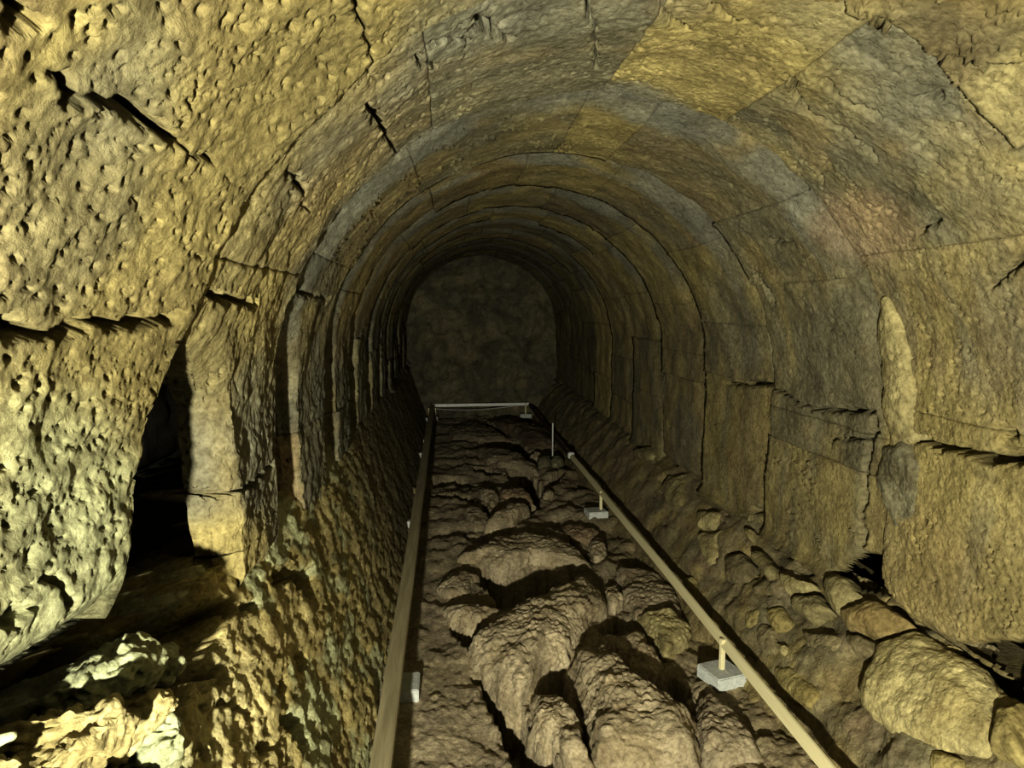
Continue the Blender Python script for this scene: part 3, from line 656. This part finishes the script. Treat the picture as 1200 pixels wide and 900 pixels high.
# cream packing stones wedged in the open joint between second and third arches, right side
WEDGE = [((1.05,2.03),(1.12,1.99),(1.45,1.98),(1.50,2.04),(1.42,2.13),(1.2,2.12))]
# ------------------------------------------------------------------ rails
def box(name,size,mat,parent=None,loc=(0,0,0),rot=(0,0,0),bev=.003,seg=1,warp=0,seed=0):
    n = max(1,seg); x,y,z = (v/2 for v in size); V = []; 
    for k in range(n+1):
        yy = -y+2*y*k/n; dx = warp*math.sin(k*1.7+seed)*.5; dz = warp*math.sin(k*1.1+seed+1)
        V += [(-x+dx,yy,-z+dz),(x+dx,yy,-z+dz),(x+dx,yy,z+dz),(-x+dx,yy,z+dz)]
    F = [(0,3,2,1)]+[(4*k+a,4*k+(a+1)%4,4*k+4+(a+1)%4,4*k+4+a) for k in range(n) for a in range(4)]+[(4*n,4*n+1,4*n+2,4*n+3)]
    F[0] = (0,1,2,3)[::1]
    me = bpy.data.meshes.new(name); me.from_pydata(V,[],F); 
    import bmesh
    bm = bmesh.new(); bm.from_mesh(me); bmesh.ops.recalc_face_normals(bm,faces=bm.faces); 
    if bev: bmesh.ops.bevel(bm,geom=[e for e in bm.edges if e.calc_face_angle(0)>.5],offset=bev,segments=2,affect='EDGES',clamp_overlap=True)
    bm.to_mesh(me); bm.free(); me.materials.append(mat)
    o = bpy.data.objects.new(name,me); col.objects.link(o); o.location = loc; o.rotation_euler = rot
    if parent is not None: o.parent = parent
    return o
M_wood = plain_mat('weathered_pine',(.36,.31,.19),(.56,.49,.32),(60,3,60),.75)
M_wood2 = plain_mat('fresh_pine',(.80,.72,.44),(.92,.84,.56),(60,3,60),.7)
M_dark = plain_mat('shadow_dark_wood',(.03,.026,.018),(.07,.06,.04),(60,3,60),.8)  # far rail's shadow is put into this wood colour
M_conc = plain_mat('pale_concrete',(.52,.54,.52),(.74,.76,.74),(60,60,60),.9,bump=.003)
M_metal = plain_mat('dull_metal',(.55,.56,.55),(.75,.76,.75),(30,30,30),.45,.3,bump=.0003)
M_cord = plain_mat('pale_cord',(.5,.5,.45),(.7,.7,.65),(40,40,40),.7)
def beam(name,a,b,w,h,mat,seg,label,cat,warp=.0):
    a,b = Vector(a),Vector(b); d = b-a; L = d.length
    o = box(name,(w,L,h),mat,None,(a+b)/2,(math.asin(d.z/L),0,-math.atan2(d.x,d.y)),.003,seg,warp); tag(o,label,cat); return o
RZ = EYE-1.22
beam('wooden_rail',(-.187,1.15,RZ),(-.19,8.74,RZ),.056,.038,M_wood,16,'long weathered flat wooden rail running along the left side of the passage','rail',.003)
beam('wooden_rail',(.992,1.05,RZ),(.992,5.72,RZ),.036,.016,M_wood2,10,'thin pale yellow wooden rail running along the right side above two bricks','rail',.003)
beam('wooden_rail',(.985,5.78,RZ-.01),(.99,8.72,RZ),.028,.03,M_dark,6,'far wooden rail painted as if in shadow, continuing beyond the end of the pale right rail','rail',.002)
bpy.context.view_layer.update()
rr_ = [o for o in col.objects if o.name=='wooden_rail.001'][0]; rr_.rotation_mode = 'QUATERNION'; rr_.rotation_quaternion = rr_.matrix_world.to_quaternion() @ Matrix.Rotation(math.radians(-48),3,'Y').to_quaternion()
er = beam('end_rail',(-.19,8.80,RZ),(.995,8.80,RZ+.005),.03,.034,M_metal,4,'pale metal rail crossing the far end of the passage','rail')
# joint cap where pale right rail ends
cap = box('rail_bracket',(.05,.05,.05),M_metal,None,(.992,5.75,RZ),bev=.006); tag(cap,'small white bracket on the far end of the pale right rail','bracket')
def post(loc,bs,ph,pw,rz,label,blockmat=M_conc,pm=M_wood2,group=None,poff=(0,0)):
    e = empty('rail_post',loc,label,'post',group)
    e.rotation_euler = (0,0,rz)
    box('base_block',bs,blockmat,e,(0,0,bs[2]/2),bev=.004)
    box('post',(pw,pw,ph),pm,e,(poff[0],poff[1],bs[2]+ph/2-.002),bev=.002)
    return e
FZ = .0
post((.985,2.44,.03),(.125,.13,.05),.115,.017,.28,'near pale grey brick with a short wooden peg under the right rail')
post((.955,4.55,.02),(.13,.12,.05),.125,.017,.12,'second pale grey brick with a short peg, farther along the right rail',poff=(.032,0))
post((.93,6.35,.02),(.05,.05,.03),.30,.010,.0,'thin upright rod standing left of the right rail end',M_dark,M_metal)
post((.94,8.70,.03),(.14,.10,.05),.125,.016,.0,'pale brick at the far right corner below the end rail')
post((-.165,2.50,.005),(.105,.13,.05),.115,.012,.0,'near pale brick half under the left rail, with a thin peg',poff=(-.03,0.0))
for k,(x,D) in enumerate([(-.232,4.45),(-.24,6.55),(-.25,8.6)]):
    post((x,D,.01),(.06,.05,.05),.12,.014,0,['small white block tucked left of the left rail, nearest of the three there','middle small white block tucked left of the left rail','farthest small white block at the left rail end'][k],poff=(.02,0))
post((-.15,8.62,.01),(.05,.05,.06),.11,.014,0,'small white block just right of the far end of the left rail')
stone('floor_stone',P_floor,[(-.30,5.25),(-.24,5.22),(-.22,5.32),(-.27,5.38),(-.31,5.33)],.05,.05,1700,CRM*.8,'small round cream stone against the left wall beside the left rail','rock',nz=.006)
# sagging cord under the end rail
def tube(name,pts,r,mat,label,cat,n=8):
    V = []; F = []
    for k,p in enumerate(pts):
        for a in range(n): t = 2*math.pi*a/n; V.append((p[0],p[1]+r*math.cos(t),p[2]+r*math.sin(t)))
    for k in range(len(pts)-1):
        for a in range(n): F.append((k*n+a,k*n+(a+1)%n,(k+1)*n+(a+1)%n,(k+1)*n+a))
    o = mesh_obj(name,V,F,mat); return tag(o,label,cat)
tube('sagging_cord',[(-.16+.95*t,8.76,RZ-.035-.03*math.sin(math.pi*t)+.02*t) for t in np.linspace(0,1,20)],.006,M_cord,'thin pale cord sagging below the end rail','cord')
# packing stone in the open joint on the right
def P_vin(s,D,h): return P_vault(s,D,-h)
stone('packing_stone',P_vin,[(1.08,2.02),(1.25,1.97),(1.50,1.95),(1.55,2.03),(1.45,2.09),(1.2,2.10)],.03,.12,1800,CRM*.78,'tall cream packing stone wedged between the second and third arches at right','rock',nz=.008,up=.0)
stone('packing_stone',P_vin,[(1.52,1.99),(1.58,1.93),(1.72,1.93),(1.78,2.02),(1.68,2.10),(1.56,2.09)],.02,.12,1850,GRY,'grey packing stone below the tall cream one in the right hand joint','rock',nz=.010,up=.0)
# ------------------------------------------------------------------ light
def lamp(name,loc,target,energy,color,size,spot=None,blend=.5):
    ld = bpy.data.lights.new(name,'SPOT' if spot else 'POINT'); ld.energy = energy; ld.color = color; ld.shadow_soft_size = size
    if spot: ld.spot_size = math.radians(spot); ld.spot_blend = blend
    o = bpy.data.objects.new(name,ld); col.objects.link(o); o.location = loc
    o.rotation_euler = (Vector(target)-Vector(loc)).to_track_quat('-Z','Y').to_euler(); return o
lamp('work_lamp',(-.27,-.75,EYE-.50),(.3,4,EYE-.5),480,(1,.975,.76),.03)
w = bpy.data.worlds.new('World'); bpy.context.scene.world = w; w.use_nodes = True
w.node_tree.nodes['Background'].inputs[0].default_value = (.9,1,.7,1); w.node_tree.nodes['Background'].inputs[1].default_value = .004
# ------------------------------------------------------------------ camera
cam = bpy.data.cameras.new('camera'); cam.sensor_width = 36; cam.lens = 850/1200*36; cam.clip_start = .02
co_ = bpy.data.objects.new('camera',cam); col.objects.link(co_); co_.location = (0,0,EYE)
phi = math.atan(.1094); psi = math.atan(.0894*math.cos(phi))
co_.rotation_euler = (math.pi/2-phi,0,-psi)
bpy.context.scene.camera = co_
sc = bpy.context.scene; sc.cycles.diffuse_bounces = 1; sc.view_settings.view_transform = 'Standard'; sc.view_settings.look = 'None'; sc.view_settings.exposure = .26; sc.view_settings.gamma = .86
